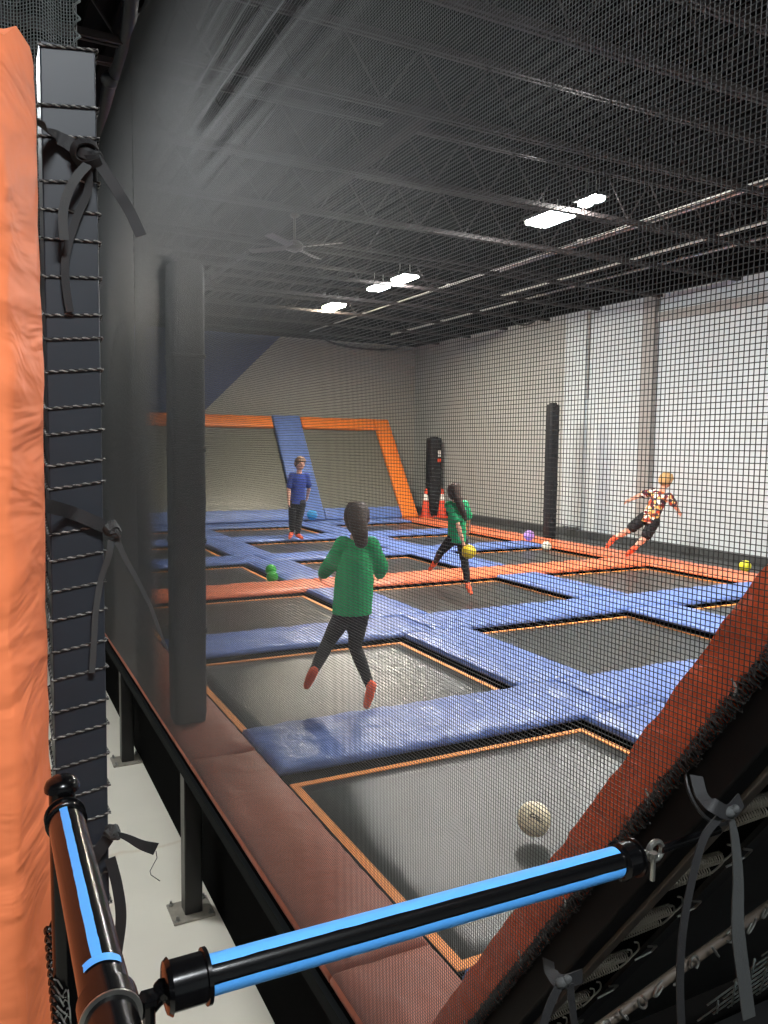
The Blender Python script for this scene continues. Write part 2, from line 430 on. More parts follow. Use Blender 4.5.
# ------------------------------------------------------------------ court: beds, pads
BX = [1.26, 3.74, 6.22]; BYs = [1.93+2.2*k for k in range(6)]
BW, BL = 1.78, 1.48
COLN = ['column by the left kerb', 'middle column', 'column by the white wall']
def trampoline(x, y, lab):
    r = empty('trampoline', (x, y, P), 0, lab, 'trampoline', 'flush trampolines of the court')
    n = 12; vs = []; fs = []
    for i in range(n+1):
        for j in range(n+1):
            u, v = i/n, j/n; vs.append((BW*u, BL*v, -.03*math.sin(PI*u)*math.sin(PI*v)))
    for i in range(n):
        for j in range(n): fs.append((i*(n+1)+j, (i+1)*(n+1)+j, (i+1)*(n+1)+j+1, i*(n+1)+j+1))
    b = MB().add(vs, fs).build('bed', BED, r)
    s = b.modifiers.new('solid', 'SOLIDIFY'); s.thickness = .006; s.offset = -1
    w = .038; t = MB()
    t.box((0, 0, .0005), (BW, w, .005)).box((0, BL-w, .0005), (BW, BL, .005))
    t.box((0, w, .0005), (w, BL-w, .005)).box((BW-w, w, .0005), (BW, BL-w, .005))
    t.build('border_webbing', TRIM, r, smooth=False)
    return r
T0 = None
for r_ in range(6):
    for c_ in range(3):
        if (r_, c_) in ((0, 1), (0, 2), (1, 2)): continue
        lab = '%s trampoline from the near end, %s' % (ORD[r_], COLN[c_])
        if T0 is None: T0 = trampoline(BX[c_], BYs[r_], lab)
        else:
            t = copy_tree(T0); t.location = (BX[c_], BYs[r_], P); t['label'] = lab
# beds hidden behind the slanted pad keep a plain one so nothing gapes from the side
for (r_, c_) in ((0, 1), (1, 2)):
    t = copy_tree(T0); t.location = (BX[c_], BYs[r_], P)
    t['label'] = '%s trampoline from the near end, %s, behind the rust pad' % (ORD[r_], COLN[c_])

def steel(x0, y0, x1, y1, name='frame_beam'):
    pass
fr = MB()
for x in (1.205, 3.39, 5.87, 8.1):
    w = .27 if x in (3.39, 5.87) else .03
    fr.box((x-w, 1.5, P-.14), (x+w, 15.1, P-.02))
for k in range(7):
    y = 1.93-.36+2.2*k
    fr.box((.9, y-.27, P-.139), (8.68, y+.27, P-.021))
struct(fr, 'floor_frame', DARK, smooth=False)

pz = P+.028; PTk = PT+.003-pz
sd = 0
def pad(name, x0, x1, y0, y1, mt, lab, grp, cat='pad', along='x', wr=.011, cell=.045):
    global sd
    sd += 1
    if along == 'x': mb = pad_mb((x0, y0, pz), X, Y, Z, x1-x0, y1-y0, PTk, seed=sd, cell=cell, wr=wr)
    else: mb = pad_mb((x0, y0, pz), Y, X, Z, y1-y0, x1-x0, PTk, seed=sd, cell=cell, wr=wr)
    o = mb.build(name, mt, loc=((x0+x1)/2, (y0+y1)/2, pz), angle=0)
    MB().box((x0-(x0+x1)/2+.012, y0-(y0+y1)/2+.012, -.046), (x1-(x0+x1)/2-.012, y1-(y0+y1)/2-.012, 0)).build('black_underside', DARK, o, smooth=False)
    return tag(o, lab, cat, grp)
HC = .305
xs = [(1.23, 3.39), (3.395, 5.87), (5.875, 8.06)]
CN = ['left', 'middle', 'right']
rowdesc = {0: 'first', 1: 'second', 3: 'third', 4: 'fourth'}
for k in range(1, 6):
    y = 1.93-.36+2.2*k
    for c_, (x0, x1) in enumerate(xs):
        if k == 1 and c_ == 2: continue
        if k == 3:
            pad('cross_pad', x0, x1, y-.31, y+.31, ORANGE, 'orange crossing pad between third and fourth trampoline rows, %s section' % CN[c_], 'orange pads across the middle')
        else:
            pad('cross_pad', x0, x1, y-HC, y+HC, BLUE, 'blue crossing pad between %s and %s trampoline rows, %s section' % (ORD[k-1], ORD[k], CN[c_]), 'blue pads between the rows')
for c_, xc in enumerate((3.39, 5.87)):
    for r_ in range(6):
        if r_ == 0 and c_ == 1: continue
        y0 = 1.93-.36+2.2*r_+HC+.012; y1 = y0+2.2-2*HC-.024
        if r_ == 0: y0 -= .0
        lab = 'blue lengthwise pad in the %s row from the near end, between %s columns' % (ORD[r_], ['left and middle', 'middle and right'][c_])
        pad('lengthwise_pad', xc-HC, xc+HC, y0, y1, BLUE, lab, 'blue pads between the columns', along='y')
pad('cross_pad', 1.23, 3.39, 1.66, 1.86, BLUE, 'blue pad at the near end under the slanted wall', 'blue pads between the rows')
# back pads
for c_, (x0, x1) in enumerate(xs):
    pad('cross_pad', x0, x1, 14.47, 15.08, BLUE, 'blue pad at the foot of the slanted back wall, %s section' % CN[c_], 'blue pads along the back')
# left kerb
ky = [1.66, 2.02, 3.76, 5.96, 8.16, 10.36, 12.56, 15.05]
for i in range(7):
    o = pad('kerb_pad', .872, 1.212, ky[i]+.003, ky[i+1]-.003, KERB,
        '%s shaded orange kerb pad from the near end, along the platform edge' % ORD[i], 'kerb pads along the platform edge', along='y')
# right border
ry = [1.5, 3.7, 5.9, 8.1, 10.3, 12.5, 15.05]
for i in range(6):
    pad('border_pad', 8.075, 8.71, ry[i]+.003, ry[i+1]-.003, ORANGE,
        '%s orange border pad from the near end, below the white wall' % ORD[i], 'orange pads along the white wall', along='y')

# ------------------------------------------------------------------ far slanted trampoline wall
ang = math.radians(54.6)
sB = Vector((0, math.cos(ang), math.sin(ang))); nB = Vector((0, -math.sin(ang), math.cos(ang)))
OB = Vector((0, 15.12, PT-.02)); LB = 2.68
def onwall(x, t, h=0): return Vector((x, 0, 0)) + OB + sB*t + nB*h
wall_x = [(1.26, 5.7, 'left'), (6.4, 8.5, 'right')]
for i, (x0, x1, nm) in enumerate(wall_x):
    r = empty('wall_trampoline', onwall(x0, 0), 0, 'slanted grey trampoline wall at the back, %s of the blue divider' % nm, 'trampoline', 'slanted back wall trampolines')
    b = MB(); o_ = onwall(x0, 0, -.04)
    for dx0, dx1 in ((0, x1-x0),):
        vs = [o_, o_+X*(x1-x0), o_+X*(x1-x0)+sB*LB, o_+sB*LB]; vs += [v-nB*.01 for v in vs]
        b.add(vs, ((0,1,2,3),(7,6,5,4),(0,4,5,1),(1,5,6,2),(2,6,7,3),(3,7,4,0)))
    child(b, 'bed', BEDWALL, r, smooth=False)
    tp = MB().tube([onwall(x0, LB+.05, -.1), onwall(x1, LB+.05, -.1)], .04, 8)
    child(tp, 'frame_tube', BLACKMETAL, r)
    for dx in (.2, (x1-x0)/2, x1-x0-.2):
        child(MB().tube([onwall(x0+dx, LB, -.12), Vector((x0+dx, BY-.03, P+.2))], .03, 8), 'frame_leg', BLACKMETAL, r)
def wallpad(name, x0, x1, t0, t1, mt, lab, grp, along, wr=.012, h=.0, T=.07):
    global sd
    sd += 1
    if along == 'x': mb = pad_mb(onwall(x0, t0, h-.02), X, sB, nB, x1-x0, t1-t0, T, seed=sd, wr=wr, cell=.05)
    else: mb = pad_mb(onwall(x0, t0, h-.02), sB, X, nB, t1-t0, x1-x0, T, seed=sd, wr=wr, cell=.05)
    return tag(mb.build(name, mt, loc=onwall((x0+x1)/2, (t0+t1)/2), angle=0), lab, 'pad', grp)
wallpad('wall_pad', 1.26, 5.7, LB-.3, LB, ORANGE_WALL, 'orange top pad of the back wall, left of the blue divider', 'orange pads around the back wall', 'x')
wallpad('wall_pad', 6.38, 8.17, LB-.3, LB, ORANGE_WALL, 'orange top pad of the back wall, right of the blue divider', 'orange pads around the back wall', 'x')
wallpad('wall_pad', 8.19, 8.58, 0.02, LB, ORANGE_WALL, 'slanting orange side pad at the right end of the back wall', 'orange pads around the back wall', 'y')
wallpad('wall_pad', 5.72, 6.36, 0.02, LB+.02, BLUE, 'tall wrinkled blue divider pad splitting the back wall', None, 'y', wr=.02, h=.01)
wallpad('wall_pad', 1.26, 5.7, 0.02, .30, BLUE, 'rumpled blue foot pad of the back wall, left of the divider', 'blue foot pads of the back wall', 'x', wr=.02)
wallpad('wall_pad', 6.38, 8.17, 0.02, .30, BLUE, 'rumpled blue foot pad of the back wall, right of the divider', 'blue foot pads of the back wall', 'x', wr=.02)

# ------------------------------------------------------------------ padded posts
def padded_post(x, y, w, z0, z1, lab, rz=0):
    r = empty('padded_post', (x, y, z0), rz, lab, 'post', 'black padded posts')
    m = MB(); h = w/2; rr = .03; prof = []
    for cx, cy, a0 in ((h-rr, h-rr, 0), (-h+rr, h-rr, 90), (-h+rr, -h+rr, 180), (h-rr, -h+rr, 270)):
        for k in range(4):
            a = math.radians(a0+k*30); prof.append((cx+rr*math.cos(a), cy+rr*math.sin(a)))
    N = len(prof); H = z1-z0; lv = 40; vs = []; fs = []
    for i in range(lv+1):
        z = H*i/lv
        for k, (px, py) in enumerate(prof):
            d = 1+.03*noise.noise(Vector((px*9, py*9, z*3+x)))
            if i in (0, lv): d *= .94
            vs.append((px*d, py*d, z))
    for i in range(lv):
        for k in range(N):
            l = (k+1) % N; fs.append((i*N+k, i*N+l, (i+1)*N+l, (i+1)*N+k))
    fs.append(tuple(range(N-1, -1, -1))); fs.append(tuple(lv*N+k for k in range(N)))
    m.add(vs, fs).build('pad_sleeve', BLACKPAD, r)
    MB().box((-h*.55, -h*.55, H), (h*.55, h*.55, H+.03)).build('post_cap', BLACKMETAL, r, bevel=.004)
    m = MB()
    for k in range(1, 5):
        m = MB(); z = H*k/5
        m.box((-h*1.02, -h*1.02, z), (h*1.02, h*1.02, z+.03)).build('hook_band', BLACKPAD, r, bevel=.01)
    return r
padded_post(.985, 4.28, .178, PT+.028, 3.34, 'thick black padded post standing on the kerb pad, nearest of the padded posts')
padded_post(8.86, 10.95, .18, P+.04, 3.17, 'black padded post standing at the middle of the white wall')
fp = padded_post(9.32, 15.75, .28, P+.04, 2.62, 'short black padded post between two traffic cones')
MB().box((.03, -.165, 1.35), (.09, -.146, 1.5)).build('notice', WHITEP, fp, smooth=False)
MB().box((.02, -.165, 1.22), (.10, -.146, 1.32)).build('orange_sticker', REDP, fp, smooth=False)

# traffic cones
def cone(x, y, z, lab):
    r = empty('traffic_cone', (x, y, z), 0, lab, 'traffic cone', 'traffic cones beside the far post')
    MB().box((-.15, -.15, 0), (.15, .15, .03)).build('base', REDP, r, bevel=.008)
    H = .62
    def rad(t): return .11-.088*t
    cb_ = MB().lathe((0, 0, .03), [(rad(t)*1.0, H*t) for t in (0, .25, .5, .75, 1)]+[(.015, H+.003)], 24).build('cone_body', REDP, r)
    MB().lathe((0, 0, .03), [(rad(.58)+.001, H*.58), (rad(.58)+.003, H*.585), (rad(.8)+.003, H*.8), (rad(.8)+.001, H*.805)], 24).build('reflective_band', WHITEP, cb_)
cone(8.9, 15.35, P+.03, 'orange traffic cone with white band, left of the short padded post')
cone(9.24, 15.2, P+.03, 'orange traffic cone with white band, right of the short padded post')

# ------------------------------------------------------------------ floor posts under the platform
def support(x, y, lab):
    r = empty('support_post', (x, y, 0), 0, lab, 'post', 'steel posts under the platform')
    MB().box((-.045, -.045, .012), (.045, .045, P-.052)).build('tube', BLACKMETAL, r, bevel=.006)
    bp_ = MB().box((-.11, -.09, 0), (.1, .1, .012)).build('base_plate', mat('worn_plate', (128, 122, 110), .5, var=.2, vscale=20), r, bevel=.002)
    for sx in (-.09, .08):
        for sy in (-.07, .08):
            MB().lathe((sx, sy, .012), [(.013, 0), (.013, .008), (.006, .009), (.006, .024)], 6).build('anchor_bolt', STEEL, bp_)
support(.91, 3.9, 'black steel support post with bolted base plate below the nearest padded post')
support(.93, 6.05, 'black steel support post seen farther along the platform, beside the laced post')

# ------------------------------------------------------------------ balls
def ball(x, y, z, r, m, lab, marks=False):
    o = empty('dodgeball', (x, y, z), 0, lab, 'ball', 'dodgeballs on the court')
    MB().ball((0, 0, 0), r, 32, 20).build('cover', m, o, angle=0)
    q = MB(); pts = []
    for k in range(40):
        a = 2*PI*k/40; pts.append((math.cos(a)*r*.997, math.sin(a)*r*.6, math.sin(a)*r*.795))
    q.tube(pts, r*.022, 5, closed=True).build('seam', m, o)
    return o
WB = ball_mat('cream_ball', (222, 212, 180))
bw = at(534, 819, 1, 2.52)
o = ball(bw.x, bw.y, bw.z, .070, WB, 'cream white dodgeball bouncing above the nearest trampoline bed')
vd = (EYE-bw).normalized(); sx_ = vd.cross(Z).normalized()*-1; sy_ = sx_.cross(vd)*-1
for seg in ([(-.3, .2), (-.15, .3), (0, .28)], [(-.25, .1), (-.05, .12), (.1, .08), (.3, .02)], [(.05, .2), (.2, .17), (.3, .1)], [(.1, -.0), (.35, -.08), (.5, -.15)]):
    pts = []
    for (a, b) in seg:
        d = (vd+sx_*a*1.1+Vector((0,0,1))*b*1.1).normalized(); pts.append(d*.0706)
    MB().tube(pts, .0022, 5).build('printed_mark', PRINT, o)
def onp(px, py, z): return at(px, py, 2, z)
for (px, py, r, c, n, lab) in (
    (750, 566, .075, (214, 214, 50), 'yellow_ball', 'yellow dodgeball lying on the curb at the white wall'),
    (534, 541, .088, (176, 140, 214), 'purple_ball', 'purple dodgeball at the end of a blue pad near the middle post'),
    (543, 548, .075, (226, 222, 205), 'white_ball', 'white dodgeball lying beside the purple ball'),
    (264, 573, .067, (60, 190, 60), 'green_ball', 'bright green dodgeball against the blue pad, the one behind'),
    (269, 577, .069, (54, 184, 56), 'green_ball', 'bright green dodgeball in front of its green twin'),
    (315, 519, .11, (40, 150, 214), 'sky_ball', 'sky blue dodgeball at the foot of the blue divider')):
    zz = PT+.022+r if n in ('purple_ball', 'sky_ball', 'yellow_ball') else P+.012+r*.9
    p = at(px, py, 2, zz)
    if n == 'green_ball': p = Vector((3.035, 8.87, PT+.07)) if py == 573 else Vector((3.0, 8.72, P+.073))
    if n == 'yellow_ball': p = Vector((8.9, 6.98, P+.03+r))
    if n == 'white_ball': p = Vector((7.9, 9.82, zz))
    if n == 'purple_ball': p = Vector((8.0, 10.4, zz+.01))
    if n == 'sky_ball': p = Vector((5.98, 14.92, zz+.01))
    ball(p.x, p.y, p.z, r, ball_mat(n, c), lab)

# ------------------------------------------------------------------ the boundary net (x = .85)
NX = .85; PIT = .0077; THV = .00076; THH = .00084
SL0 = (1.492, 1.059); SLs = (-.5636, .826)       # slanted line of the near wall's court edge (y, z)
def slz(y): return SL0[1]+(y-SL0[0])*SLs[1]/SLs[0]
def net_top(y):
    pts = [(0, 6), (3.6, 5.4), (4.3, 5.12), (4.75, 4.90), (5.1, 4.74), (5.85, 4.66), (6.5, 4.66), (8, 4.72), (17.2, 4.8)]
    for (a, b), (c, d) in zip(pts, pts[1:]):
        if a <= y <= c: return min(4.79 if y > 3 else 4.79, b+(d-b)*(y-a)/(c-a))
    return 4.8
def net_bot(y): return max(PT+.03, slz(y)-.18) if y < 1.75 else PT+.03
def netx(y, z):
    x = NX+.012*noise.noise(Vector((y*.8, z*.6, 2)))
    # folds where the top of the net is gathered
    f = math.exp(-((y-2.5)/.8)**4-((z-3.82)/.26)**2)
    ph = (z-3.6-.04*(y-2.2))*2*PI/.135
    x += .011*f*math.sin(ph)+.006*f*math.sin(ph*1.7+1+y)
    return x
def net():
    vs = []; fs = []
    def line(pts, across):
        o = len(vs); n = len(pts)
        TH = THV if across == 'v' else THH
        for (x, y, z) in pts:
            for k in range(3):
                a = 2*PI*k/3+.5
                if across == 'v': vs.append((x+TH*math.cos(a), y+TH*math.sin(a), z))
                else: vs.append((x+TH*math.cos(a), y, z+TH*math.sin(a)))
        for i in range(n-1):
            for k in range(3):
                l = (k+1) % 3; fs.append((o+i*3+k, o+i*3+l, o+i*3+3+l, o+i*3+3+k))
    y = .22
    while y < 15.3:
        z0, z1 = net_bot(y), net_top(y)
        n = 2 if y > 5 else (max(4, int((z1-z0)/.09)) if y < 1.3 or y > 3.8 else int((z1-z0)/.022))
        line([(netx(y, z0+(z1-z0)*i/n), y, z0+(z1-z0)*i/n) for i in range(n+1)], 'v')
        y += PIT
    z = PT+.032
    while z < 4.79:
        y0 = .22
        if z < slz(.22): y0 = SL0[0]+(z-SL0[1]+.18)*SLs[0]/SLs[1]; y0 = max(.22, y0)
        y1 = 15.3
        if z > 4.66: y1 = 5.4
        if z > 4.74: y1 = 5.1
        ys = []; yy = y0
        while yy < 5: ys.append(yy); yy += .07
        yy = max(yy, y0)
        while yy < y1: ys.append(yy); yy += 1.2
        ys.append(y1)
        line([(netx(q, z), q, z) for q in ys], 'h')
        z += PIT
    m = MB(); m.v = vs; m.f = fs
    return m
NR = empty('safety_net', (NX, 8, 2.5), 0, 'tall fine black safety net stretched along the platform edge', 'net')
nm_ = child(net(), 'mesh_netting', NETM, NR, angle=0)
# hem cable along the top of the net
pts = [at(px, py, 0, NX) for (px, py) in ((134, -30), (131, 0), (127, 35), (119, 66), (110, 84), (105, 108), (99, 138), (92, 170), (84, 205))]
hem = MB().tube(smooth_path(pts), [.045]*(8*8+1), 10)
child(hem, 'top_hem', BLACKPAD, NR)
k_ = MB().ball(at(110, 80, 0, NX-.03), (.06, .05, .05), 12, 8)
child(k_, 'hem_knot', BLACKPAD, NR)

# gathered net hanging behind the laced post, up at the left
vs = MB(); r2 = empty('net_curtain', (0, 2.1, 4), 0, 'bunched charcoal net hanging above and behind the laced post', 'net')
def cx(u, z): return -.75+u*.985
def cyy(u, z): return 2.12+.03*math.sin(u*31+z*.6)+.015*math.sin(u*67)
m = MB()
for i in range(150):
    u = i/149
    m.tube([(cx(u, z), cyy(u, z), z) for z in (2.4, 2.9, 3.4, 3.9, 4.5, 4.79)], .0013, 3, cap=False)
for j in range(240):
    z = 2.9+j*.0078
    m.tube([(cx(k/60, z), cyy(k/60, z), z) for k in range(61)], .0011, 3, cap=False)
child(m, 'mesh_netting', NETGREY, r2, angle=0)
m = MB(); pts = []
for k in range(400):
    z = 2.4+k*2.35/399; a = k*.9
    pts.append((cx(1, z)+.008*math.cos(a), cyy(1, z)+.008*math.sin(a)-.006, z))
m.tube(pts, .0028, 5); child(m, 'edge_lacing', NETGREY, r2)

# ------------------------------------------------------------------ laced steel post
LP = empty('laced_post', (.17, 1.75, 0), 0, 'square charcoal steel post wound with rope, beside the orange pad', 'post')
px0, px1, py0, py1 = .120, .221, 1.70, 1.80; ptop = 3.165
child(MB().box((px0, py0, .012), (px1, py1, ptop)), 'tube', POSTMETAL, LP, bevel=.003)
child(MB().box((px0-.05, py0-.05, 0), (px1+.05, py1+.05, .012)), 'base_plate', BRONZE, LP, bevel=.002)
rung = [58, 107, 137, 181, 212, 240, 276, 313, 336, 367, 402, 427, 457, 479, 523, 549, 579, 607, 638, 665, 697, 722, 752, 784, 812, 840, 870, 902, 930, 960, 990]
tilt = lambda py: .004*(py-110)/200 if py > 110 else .0
path = []
for i, py in enumerate(rung):
    zr = at(100, py, 1, py0).z-.004 if i else ptop+.002
    slant = .0 if py < 200 else min(.012, (py-200)/300*.012)
    zl = zr - slant - .005 - (.009 if py < 200 else 0)
    if i+1 < len(rung):
        zn = at(100, rung[i+1], 1, py0).z-.004
    else: zn = zr-.06
    g = .0035
    path += [Vector((px0-g, py0-g, zl)), Vector((px1+g, py0-g, zr))]
    path += [Vector((px1+g, py1+g, zr-.012)), Vector((px0-g, py1+g, zn-slant+.02))]
RO = empty('lacing_rope', (.17, 1.75, 1), 0, 'black and white flecked rope spiralling down the square steel post', 'rope')
fine = []
for a, b in zip(path, path[1:]):
    L = (b-a).length; n = max(2, int(L/.004))
    for k in range(n): fine.append(a.lerp(b, k/n))
s1 = MB(); acc = 0
tw = [[], []]
for i, p in enumerate(fine[:-1]):
    t = (fine[i+1]-p).normalized(); u = t.cross(Vector((.1, .2, 1))).normalized(); v = t.cross(u)
    acc += (fine[i+1]-p).length; a = acc/.018*2*PI
    for q in (0, 1):
        tw[q].append(p+(u*math.cos(a+q*PI)+v*math.sin(a+q*PI))*.0016)
child(MB().tube(tw[0], .0017, 5), 'black_strand', mat('rope_black', (24, 24, 24), .7), RO)
child(MB().tube(tw[1], .0017, 5), 'flecked_strand', mat('rope_flecked', (120, 120, 116), .8, var=.75, vscale=120), RO)

# ------------------------------------------------------------------ orange pad at the left
def left_pad():
    prof = [(-.55, 1.32), (-.2, 1.312), (-.02, 1.312), (.026, 1.314), (.036, 1.320), (.043, 1.332), (.066, 1.40), (.088, 1.46), (.096, 1.49), (.098, 1.53), (.09, 1.58), (.06, 1.62), (-.55, 1.62)]
    m = MB(); N = len(prof); lv = 90; z0, z1 = .0, 3.0; vs = []; fs = []
    for i in range(lv+1):
        z = z0+(z1-z0)*i/lv
        for k, (x, y) in enumerate(prof):
            e = .007*noise.noise(Vector((x*6+y*8, z*5, 4)))+.008*abs(noise.noise(Vector((k*.5, z*7, 1))))
            if z < 1.6: e += .003*math.sin(z*24+k)
            top = 0
            top = max(0, i/lv-.9)*10*(.0 if k < 6 or k == 12 else .05)
            if i == lv: top -= .008
            vs.append((x+(e if 2 < k < 11 else 0), y-(e if k < 6 else 0), z+top))
    for i in range(lv):
        for k in range(N):
            l = (k+1) % N; fs.append((i*N+k, i*N+l, (i+1)*N+l, (i+1)*N+k))
    fs.append(tuple(range(N-1, -1, -1))); fs.append(tuple(lv*N+k for k in range(N)))
    return m.add(vs, fs)
OP = empty('entrance_pad', (-.2, 1.5, 0), 0, 'tall orange vinyl pad standing at the left of the laced post', 'pad')
child(left_pad(), 'cover', ORANGE_LEFT, OP, angle=60)
sm = MB(); sm.tube(smooth_path([(-.5, 1.335, 2.992), (-.02, 1.325, 2.994), (.03, 1.335, 3.0), (.062, 1.41, 3.03), (.088, 1.5, 3.04)]), .0035, 6)
child(sm, 'top_piping', ORANGE_LEFT, OP)
child(MB().box((.092, 1.48, 1.36), (.104, 1.52, 1.44)), 'strap_anchor', WEB, OP, bevel=.003)

# ------------------------------------------------------------------ webbing straps tied round the laced post
def A(px, py, y=1.68): return at(px, py, 1, y)
FN = (-.15, -1, .1)
def strap(lab, base, band, knot, tails, extra=None):
    r = empty('tie_strap', base, 0, lab, 'strap', 'webbing straps')
    child(MB().ribbon(smooth_path(band), .026, FN, .002), 'band', WEB, r)
    kb = MB(); c, R = knot
    for k in range(3):
        pts = []
        for j in range(17):
            a = 2*PI*j/16*(.92); pts.append(Vector(c)+Vector((math.cos(a)*R*(1-.1*k), -.008+.008*math.sin(a*2+k), math.sin(a)*R*(.8-.15*k)+(.004*k))))
        kb.ribbon(pts, .016, [tuple((p-Vector(c)).normalized()+Vector((.01, -.4, 0))) for p in pts], .003)
    kb.ball(c, (R*.8, R*.6, R*.75), 12, 8)
    child(kb, 'knot', WEB if R > .016 else WEBGREY, r)
    for (pts, w, mt) in tails:
        child(MB().ribbon(smooth_path(pts), w, FN, .002), 'tail', mt, r)
    return r
strap('black webbing strap knotted round the top of the laced post, one tail flung right', A(88, 155),
      [A(36, 118, 1.56), A(42, 128, 1.62), A(55, 136), A(68, 143), A(80, 152)], (A(87, 155, 1.67), .026),
      [([A(92, 152, 1.66), A(104, 170, 1.66), A(118, 192, 1.65), A(130, 212, 1.65), A(141, 236, 1.64)], .022, WEB),
       ([A(88, 164, 1.66), A(76, 178, 1.65), A(67, 195, 1.65), A(63, 215, 1.65), A(64, 240, 1.65)], .017, WEBGREY),
       ([A(88, 164, 1.67), A(88, 190, 1.68), A(76, 220, 1.685), A(66, 255, 1.685), A(66, 285, 1.685), A(70, 312, 1.685)], .015, WEB)])
strap('flat black strap knotted at mid height of the laced post, two thin tails', A(112, 530),
      [A(43, 505, 1.58), A(52, 507, 1.62), A(70, 512), A(90, 520), A(108, 528)], (A(112, 530, 1.67), .013),
      [([A(111, 540, 1.67), A(109, 555, 1.67), A(101, 580, 1.68), A(96, 610, 1.68), A(94, 640, 1.68), A(92, 673, 1.68)], .012, WEBGREY),
       ([A(116, 538, 1.67), A(126, 560, 1.67), A(140, 585, 1.67), A(152, 610, 1.67), A(163, 640, 1.67), A(168, 650, 1.67)], [.012-.0018*min(5, i/8) for i in range(41)], WEBGREY)])
r = strap('dark strap tied low on the laced post with a frayed end pointing right', A(112, 832),
      [A(60, 880, 1.6), A(84, 868), A(98, 852), A(108, 838)], (A(112, 832, 1.67), .012),
      [([A(115, 833, 1.67), A(128, 838, 1.66), A(142, 845, 1.65), A(156, 849, 1.65)], [.008+.018*i/24 for i in range(25)], WEB),
       ([A(110, 858, 1.67), A(117, 885, 1.66), A(121, 915, 1.65), A(118, 945, 1.65), A(112, 980, 1.66)], .022, WEB)])
child(MB().tube([A(156, 851, 1.65), A(157, 858, 1.65), A(150, 871, 1.65), A(151, 875, 1.65), A(160, 881, 1.65)], .0009, 4), 'loose_thread', BLACKMETAL, r)

# ------------------------------------------------------------------ rails
RZ = 1.88
def arc_strip(c0, c1, ax, R, a0, a1, n=8, m=30, jag=.0):
    "tape on a tube between c0 and c1; ax = (e1, e2) frame of the section, angles in degrees"
    c0, c1 = Vector(c0), Vector(c1); vs = []; fs = []
    for i in range(m+1):
        c = c0.lerp(c1, i/m)
        for k in range(n+1):
            j = jag*noise.noise(Vector((i*.7, k*5, c.x*3))) if k in (0, n) else 0
            a = math.radians(a0+(a1-a0)*k/n+j)
            vs.append(c+(ax[0]*math.cos(a)+ax[1]*math.sin(a))*R)
    for i in range(m):
        for k in range(n): fs.append((i*(n+1)+k, i*(n+1)+k+1, (i+1)*(n+1)+k+1, (i+1)*(n+1)+k))
    return MB().add(vs, fs)
TR = .0235
ra = empty('railing', (.092, 1.0, RZ), 0, 'short black railing tube taped blue, running away beside the orange pad', 'railing')
child(MB().tube([(.092, .45, RZ), (.092, 1.135, RZ)], TR, 28), 'tube', GLOSSBLACK, ra)
t = child(arc_strip((.092, .775, RZ), (.092, 1.125, RZ), (X, Z), TR+.0006, 88, 112, jag=1.5), 'blue_tape', TAPE, ra)
t = child(arc_strip((.092, .762, RZ), (.092, .774, RZ), (X, Z), TR+.0012, 45, 135, n=16, m=3, jag=3), 'tape_end', TAPE, ra)
def sleeve(p0, p1, R, root, name, m, lip=.003):
    p0, p1 = Vector(p0), Vector(p1); d = p1-p0
    child(MB().tube([p0, p0+d*.03, p0+d*.12, p0+d*.14, p0+d*.86, p0+d*.88, p0+d*.97, p1], [R-.006, R, R+lip, R, R, R+lip, R+lip, R-.004], 28), name, m, root)
sleeve((.092, 1.125, RZ), (.092, 1.15, RZ), TR+.001, ra, 'end_collar', GLOSSBLACK)
# railing post with dome cap
rp = empty('railing_post', (.092, 1.19, 0), 0, 'slim glossy black railing post with a domed cap', 'post')
child(MB().tube([(.092, 1.19, 0), (.092, 1.19, RZ+.022)], .018, 24), 'tube', GLOSSBLACK, rp)
child(MB().lathe((.092, 1.19, RZ+.022), [(.024, 0), (.024, .006), (.021, .013), (.013, .019), (.003, .021)], 24), 'dome_cap', GLOSSBLACK, rp)
# cross rail
rb = empty('gate_bar', (.45, .73, RZ), 0, 'long black gate bar striped with blue tape across the walkway', 'railing')
b0, b1 = Vector((.155, .7315, RZ)), Vector((.722, .7175, RZ))
TB = .0182
child(MB().tube([b0, b1], TB, 32), 'tube', GLOSSBLACK, rb)
E1 = Vector((0, -1, 0))
c = child(arc_strip(b0.lerp(b1, .05), b0.lerp(b1, .965), (E1, Z), TB+.0006, 62, 126, jag=2.5), 'upper_tape', TAPE, rb)
c = child(arc_strip(b0.lerp(b1, .05), b0.lerp(b1, .965), (E1, Z), TB+.0006, -62, 6, jag=2), 'lower_tape', TAPE, rb)
sleeve(b0-X*.012, b0+X*.032, TB+.005, rb, 'end_coupler', GLOSSBLACK)
sleeve(b1-X*.018, b1+X*.012, TB+.003, rb, 'end_coupler', GLOSSBLACK)
# swivel joint to railing A
j = MB(); q0 = Vector((.115, .745, RZ-.0)); 
j.tube(smooth_path([b0-X*.01, b0+Vector((-.020, .002, -.010)), Vector((.126, .732, RZ-.016)), Vector((.119, .728, RZ-.008))]), [.011]*4+[.009]*12+[.009]*9, 12)
child(j, 'swivel_arm', GLOSSBLACK, rb)
child(MB().tube([Vector((.128, .725, RZ-.05)), Vector((.128, .725, RZ-.004))], .006, 8).lathe((.128, .725, RZ-.004), [(.011, 0), (.011, .006), (.004, .007)], 6), 'pivot_bolt', GLOSSBLACK, rb)
ring = MB(); pr = []
for (yy, rr_) in ((.712, TR+.001), (.713, TR+.004), (.737, TR+.004), (.738, TR+.001)): pr.append((yy, rr_))
ring.tube([(.092, y_, RZ) for y_, _ in pr], [r_ for _, r_ in pr], 28); child(ring, 'clamp_ring', GLOSSBLACK, ra)
cl = MB().tube([(.092, .7095, RZ), (.092, .7115, RZ)], [TR+.0045]*2, 28); child(cl, 'chrome_edge', STEEL, ra)
